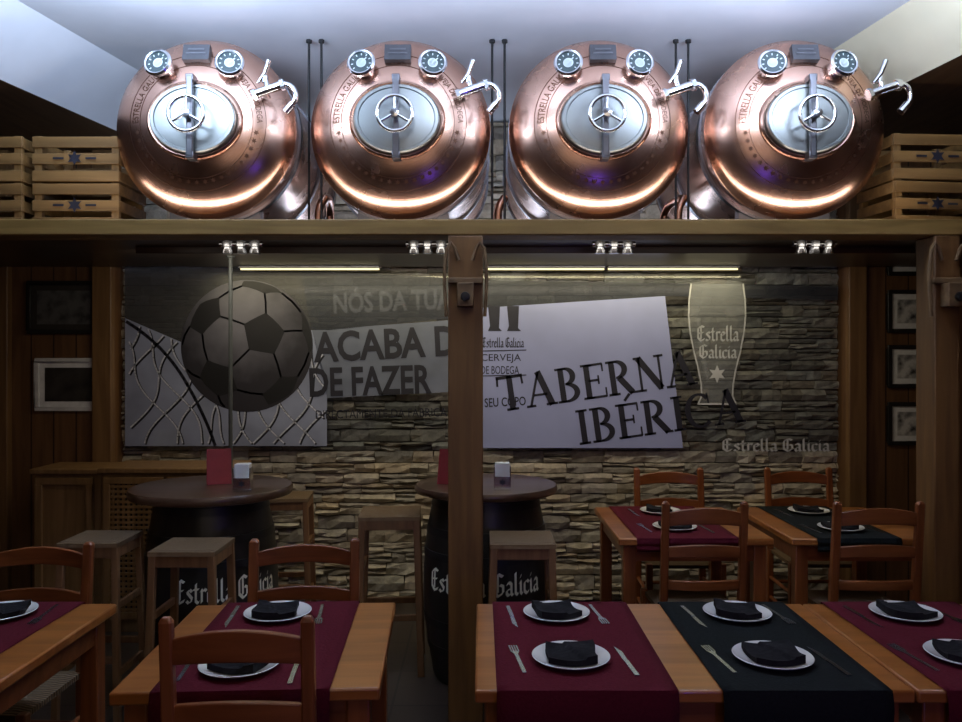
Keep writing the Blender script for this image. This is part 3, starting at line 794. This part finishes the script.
# ---------------------------------------------------------------- chairs
def build_chair():
    r=empty('dining_chair',category='chair',group='dining chairs')
    w=.18;H=.93;y0=-.19;y1=.19
    for sx in(-1,1):
        mb=MB();mb.beam((sx*w,y0+.01,0),(sx*w,y0+.01,.45),.034,.036);mb.beam((sx*w,y0+.01,.45),(sx*w,y0-.035,H-.012),.036,.034,.034,.028)
        mb.beam((sx*w,y0-.035,H-.012),(sx*w,y0-.037,H),.034,.028,.02,.018)
        obj('leg',mb,'leg',r,bevel=.005,label='long rear leg rising as backrest post')
    for sx in(-1,1): obj('leg',MB().beam((sx*(w+.01),y1-.01,0),(sx*(w+.01),y1-.01,.455),.034,.034),'leg',r,bevel=.005)
    for z0,z1,arch in((.825,.88,.024),(.69,.735,.014),(.555,.595,.0)):
        n=14;vs=[];fs=[];zc=(z0+z1)/2; yb=y0+.01-.045*(zc-.45)/.48
        for i in range(n+1):
            t=-1+2*i/n; x=t*(w-.01); yy=yb-.022*(1-t*t); a=arch*(1-t*t); lo=arch*.5*(1-t*t)
            vs+=[(x,yy-.009,z0+lo),(x,yy-.009,z1+a),(x,yy+.009,z1+a),(x,yy+.009,z0+lo)]
        for i in range(n):
            a=i*4;b=a+4
            for q in range(4): fs.append((a+q,b+q,b+(q+1)%4,a+(q+1)%4))
        fs+=[(0,1,2,3),(n*4+3,n*4+2,n*4+1,n*4)]
        obj('backrest_slat',MB().add(vs,fs),'slat',r,bevel=.003)
    def st(p,q): obj('stretcher',MB().tube([p,q],.011,10),'leg',r)
    for z in(.16,.28):
        for sx in(-1,1): st((sx*w,y0+.01,z),(sx*(w+.01),y1-.01,z))
    st((-w,y1-.01,.22),(w,y1-.01,.22)); st((-w,y0+.01,.25),(w,y0+.01,.25))
    n=10;vs=[];fs=[];N=(n+1)**2
    for lay in(0,1):
        for i in range(n+1):
            for j in range(n+1):
                x=-1+2*i/n;y=-1+2*j/n
                dz=-.012*(1-x*x)*(1-y*y);e=.008*(max(abs(x),abs(y))>.98)
                vs.append((x*(w-.002+.012*(y+1)/2),y*.185,(.455+dz-e) if lay==0 else .42+e))
    for i in range(n):
        for j in range(n):
            a=i*(n+1)+j;fs.append((a,a+1,a+n+2,a+n+1));fs.append((N+a,N+a+n+1,N+a+n+2,N+a+1))
    for i in range(n):
        for a,b in((i*(n+1),(i+1)*(n+1)),(i*(n+1)+n,(i+1)*(n+1)+n),(i,i+1),(n*(n+1)+i,n*(n+1)+i+1)): fs.append((a,b,b+N,a+N))
    obj('seat',MB().add(vs,fs),'rush',r,label='woven rush seat')
    return r
CL='reddish wooden ladder-back dining chair with woven seat'
ch=build_chair()
def cx(px,d): return (px-481)*d/F
ch.location=(cx(236,1.80),2.00,0); ch.scale=(.87,.95,1.055); ch['label']=CL+', pushed in at table'
ch.rotation_euler=(0,0,.03)
def chair(px,back,far,sx,sz,rz=0,extra=''):
    y=back-.21 if far else back+.21
    dup(ch,(cx(px,back),y,0),(pi if far else 0)+rz,(sx,1,sz),CL+extra)
chair(307,2.93,True,1.02,.965,.05,', facing across table')
chair(36,2.93,True,1.0,.955,-.05,', behind small table')
chair(704,3.42,False,.93,1.025,.0,', near stone wall')
chair(877,3.42,False,.98,1.025,.0,', near stone wall')
chair(669,4.74,True,1.05,.985,.0,', against stone wall')
chair(799,4.76,True,1.02,.985,.0,', against stone wall')

# ---------------------------------------------------------------- tables
def table(x0,x1,y0,y1,rz,label,H=.75):
    cxx,cy=(x0+x1)/2,(y0+y1)/2;w=x1-x0;d=y1-y0
    r=empty('dining_table',(cxx,cy,0),rz,label=label,category='table',group='dining tables')
    obj('tabletop',MB().b2(-w/2,w/2,-d/2,d/2,H-.032,H),'table',r,bevel=.006)
    e=.035
    for q in(-1,1):
        obj('apron',MB().box(0,q*(d/2-e-.01),H-.0715,w-2*e,.02,.077),'slat',r,bevel=.002)
        obj('apron',MB().box(q*(w/2-e-.01),0,H-.0715,.02,d-2*e-.042,.077),'slat',r,bevel=.002)
    for sx in(-1,1):
        for sy in(-1,1): obj('leg',MB().box(sx*(w/2-e-.02),sy*(d/2-e-.02),(H-.033)/2,.058,.058,H-.033),'leg',r,bevel=.005)
    return r
def runner(x,y0,y1,w,rz,m,label,H=.75,hang=.17):
    L=y1-y0; prof=[]
    n=8
    for i in range(n+1): prof.append((-L/2-.010-.003*sin(i*1.3),-hang*(1-i/n)-.004))
    prof.append((-L/2-.006,.0025)); 
    for i in range(1,24): prof.append((-L/2+L*i/24,.0025))
    prof.append((L/2+.006,.0025))
    for i in range(n+1): prof.append((L/2+.010,-.004-hang*i/n))
    nx=12;vs=[];fs=[]
    for j,(yy,zz) in enumerate(prof):
        for i in range(nx+1):
            t=-1+2*i/nx; wav=.004*sin(i*1.7+j*.3)*(1 if zz<-.02 else 0)
            vs.append((t*w/2,yy-abs(wav)*(1 if yy<0 else -1),zz))
    for j in range(len(prof)-1):
        for i in range(nx): a=j*(nx+1)+i;fs.append((a,a+1,a+nx+2,a+nx+1))
    o=obj('table_runner',MB().add(vs,fs),m,loc=(x,(y0+y1)/2,H),rz=rz,fix=False,label=label,category='table runner',group='table runners')
    so=o.modifiers.new('s','SOLIDIFY');so.thickness=.0015;so.offset=1
TF,TB=1.94,2.64
table(-.915,-.265,TF,TB,.05,'small orange wooden dining table with burgundy runner')
table(-1.93,-1.20,TF,TB,0,'small orange wooden dining table with burgundy runner near wall')
table(-.015,1.055,TF,TB,0,'long orange wooden table set with burgundy and dark runners')
table(1.06,2.13,TF,TB,0,'orange wooden table joined end to end with another')
table(.62,1.32,3.60,4.38,0,'wooden dining table with burgundy runner near stone wall')
table(1.40,2.10,3.60,4.38,0,'wooden dining table with dark runner near stone wall')
RL='burgundy cloth runner hanging over a wooden table'; GL='dark charcoal cloth runner hanging over a wooden table'
runner(-.60,TF,TB,.43,.05,'red',RL); runner(-1.52,TF,TB,.42,0,'red',RL)
runner(.258,TF,TB,.44,0,'red',RL); runner(.79,TF,TB,.41,0,'green',GL); runner(1.345,TF,TB,.44,0,'red',RL)
runner(.93,3.60,4.38,.46,0,'red',RL,hang=.05); runner(1.70,3.60,4.38,.38,0,'green',GL,hang=.05)

# ---------------------------------------------------------------- plates etc
ZT=.7545
pl=obj('dinner_plate',MB().lathe([(.0001,.004),(.06,.004),(.068,.006),(.095,.014),(.102,.017),(.104,.0155),(.098,.011),(.07,.002),(.06,0),(.0001,0)],48),'white',label='round white porcelain plate under a black napkin',category='plate',group='dinner plates')
def napk():
    n=20;vs=[];fs=[];N=(n+1)**2
    random.seed(11)
    for lay in(0,1):
        for i in range(n+1):
            for j in range(n+1):
                x=-1+2*i/n;y=-1+2*j/n
                X=x*.064*(1+.04*sin(y*3));Y=y*.060*(1+.05*cos(x*2))
                bot=max(0,(math.hypot(X,Y)-.058)*.32)
                top=bot+.016+.004*sin(x*2.2+.6)*cos(y*1.6)+(.006 if x+y*.4>.1 else 0)
                vs.append((X,Y,top if lay==0 else bot))
    for i in range(n):
        for j in range(n):
            a=i*(n+1)+j;fs.append((a,a+1,a+n+2,a+n+1));fs.append((N+a,N+a+n+1,N+a+n+2,N+a+1))
    for i in range(n):
        for a,b in((i*(n+1),(i+1)*(n+1)),(i*(n+1)+n,(i+1)*(n+1)+n),(i,i+1),(n*(n+1)+i,n*(n+1)+i+1)): fs.append((a,b,b+N,a+N))
    return obj('cloth_napkin',MB().add(vs,fs),'napkin',label='folded black cloth napkin resting on a white plate',category='napkin',group='black napkins')
nk=napk()
mb=MB();mb.b2(-.005,.005,-.10,.0301,0,.0025)
mb.add([(-.005,.03,0),(.005,.03,0),(.012,.05,0),(-.012,.05,0),(-.005,.03,.0025),(.005,.03,.0025),(.012,.05,.003),(-.012,.05,.003)],[(0,1,2,3),(4,5,6,7),(0,1,5,4),(1,2,6,5),(2,3,7,6),(3,0,4,7)])
for i in range(4): mb.b2(-.012+i*.0067,-.012+i*.0067+.0038,.0495,.095,0.0005,.003)
fk=obj('fork',mb,'cutlery',label='stainless steel fork beside a plate',category='fork',group='forks')
mb=MB();mb.b2(-.006,.006,-.10,.001,0,.004);mb.add([(-.006,0,0.0005),(.006,0,0.0005),(.008,.07,0.0005),(-.004,.11,0.0005),(-.006,0,.002),(.006,0,.002),(.008,.07,.002),(-.004,.11,.002)],[(0,1,2,3),(4,5,6,7),(0,1,5,4),(1,2,6,5),(2,3,7,6),(3,0,4,7)])
kn=obj('table_knife',mb,'cutlery',label='stainless steel table knife beside a plate',category='knife',group='table knives')
sets=[(.239,2.127,0),(.236,2.50,1),(.775,2.127,0),(.80,2.50,1),(1.325,2.50,1),(1.30,2.14,0),(-.625,2.075,0),(-.635,2.50,1),(-1.50,2.50,1),
      (.92,3.80,0),(.94,4.20,1),(1.70,3.78,0),(1.72,4.20,1)]
first=True
for x,y,far in sets:
    r=random.uniform(-.25,.25)
    for src,dx,dy,dz,rz in((pl,0,0,0,0),(nk,random.uniform(-.006,.006),0,.0045,r),(fk,(-.14 if not far else .13),.01,0,.12),(kn,(.145 if not far else -.14),-.01,0,.10)):
        if first: o=src
        else: o=src.copy(); COL.objects.link(o)
        o.location=(x+dx,y+dy,ZT+dz); o.rotation_euler=(0,0,rz+(pi if far else 0))
    first=False

# ---------------------------------------------------------------- things on barrels
def holder(x,y,z,rz):
    r=empty('napkin_dispenser',(x,y,z),rz,label='small chrome and white paper napkin dispenser on barrel table',category='napkin holder',group='napkin dispensers')
    mb=MB();mb.b2(-.04,.04,-.03,.03,0,.012);mb.b2(-.04,-.036,-.03,.03,.0119,.11);mb.b2(.036,.04,-.03,.03,.0119,.11);mb.b2(-.0365,.0365,-.031,-.028,.0119,.065)
    obj('casing',mb,'chrome',r,bevel=.001)
    obj('napkin_stack',MB().b2(-.034,.034,-.026,.028,.013,.128),'paper',r,bevel=.003)
    obj('emblem',MB().poly([(a,-.0318,b) for a,b in star(0,.038,.018)]),'ink',r,fix=False)
holder(cx(243,3.72),3.72,.9455,.05); holder(cx(498,3.80)+.02,3.80,.9405,0)
def menu(x,y,z,rz,sx):
    r=empty('menu_card',(x,y,z),rz,label='red folded menu card standing on barrel table',category='menu',group='red menu cards')
    q=.055*sx
    vs=[(-q,-.04,0),(q,-.04,0),(q,0,.17),(-q,0,.17),(-q,.04,0),(q,.04,0)]
    o=obj('card',MB().add(vs,[(0,1,2,3),(3,2,5,4)]),'redcard',r,fix=False,smooth=False); so=o.modifiers.new('s','SOLIDIFY');so.thickness=.002
menu(cx(219,3.95),3.95,.947,.35,1.05); menu(cx(447,3.98),3.98,.942,-.3,.7)

# ---------------------------------------------------------------- lights
def area(name,loc,rot,sx,sy,e,c,spread=None):
    d=bpy.data.lights.new(name,'AREA');d.shape='RECTANGLE';d.size=sx;d.size_y=sy;d.energy=e;d.color=c
    if spread: d.spread=spread
    o=bpy.data.objects.new(name,d);COL.objects.link(o);o.location=loc;o.rotation_euler=rot;return o
def point(name,loc,e,c,r=.05):
    d=bpy.data.lights.new(name,'POINT');d.energy=e;d.color=c;d.shadow_soft_size=r
    o=bpy.data.objects.new(name,d);COL.objects.link(o);o.location=loc;return o
area('ceiling_wash_light',(-1.25,2.72,2.80),(pi-.55,0,0),.9,.15,30,(.62,.77,1.0))
area('ceiling_wash_light',(1.2,2.72,2.80),(pi-.55,0,0),.9,.15,25,(.66,.78,1.0))
area('ceiling_wash_light',(0,2.72,2.80),(pi-.55,0,0),.6,.15,12,(.66,.78,1.0))
area('gap_light',(0,4.7,2.25),(pi+.15,0,0),3.4,.15,20,(.64,.77,1.0))
area('room_light',(.3,.5,3.0),(.25,0,0),2.0,.8,7,(1,.80,.56))
area('front_fill_light',(0,-2.0,2.1),(pi/2-.12,0,0),3.0,1.0,8,(1,.84,.66))  # added fill lamp behind the camera, brightens posts and barrels
area('poster_wash_light',(0,4.96,2.10),(radians(10),0,0),3.4,.04,6.5,(1,.88,.52))
area('wall_wash_light',(0,4.12,2.09),(.72,0,0),3.6,.05,11,(1,.89,.70))  # added hidden lamp under the platform, brightens the stone wall
area('coupling_light',(0,3.60,2.10),(pi/2-.1,0,0),3.4,.02,.45,(1,.92,.8))  # added lamp hidden behind the beam so the couplings shine
area('platform_strip_light',(0,3.49,2.17),(pi-.25,0,0),3.9,.03,5.0,(1,.90,.82))
point('blue_glint_light',(.75,.6,1.15),8,(.12,.06,1.0),.035)  # unseen blue point lamp added for the glints on the copper domes
w=bpy.data.worlds.new('world');scene.world=w;w.use_nodes=True
w.node_tree.nodes['Background'].inputs[0].default_value=(.06,.07,.1,1);w.node_tree.nodes['Background'].inputs[1].default_value=.3
scene.view_settings.view_transform='Standard'

cam=bpy.data.cameras.new('camera');cam.sensor_width=36;cam.lens=F/962*36;cam.clip_start=.05
co=bpy.data.objects.new('camera',cam);COL.objects.link(co);co.location=(0,0,CAMH);co.rotation_euler=(pi/2,0,0);scene.camera=co
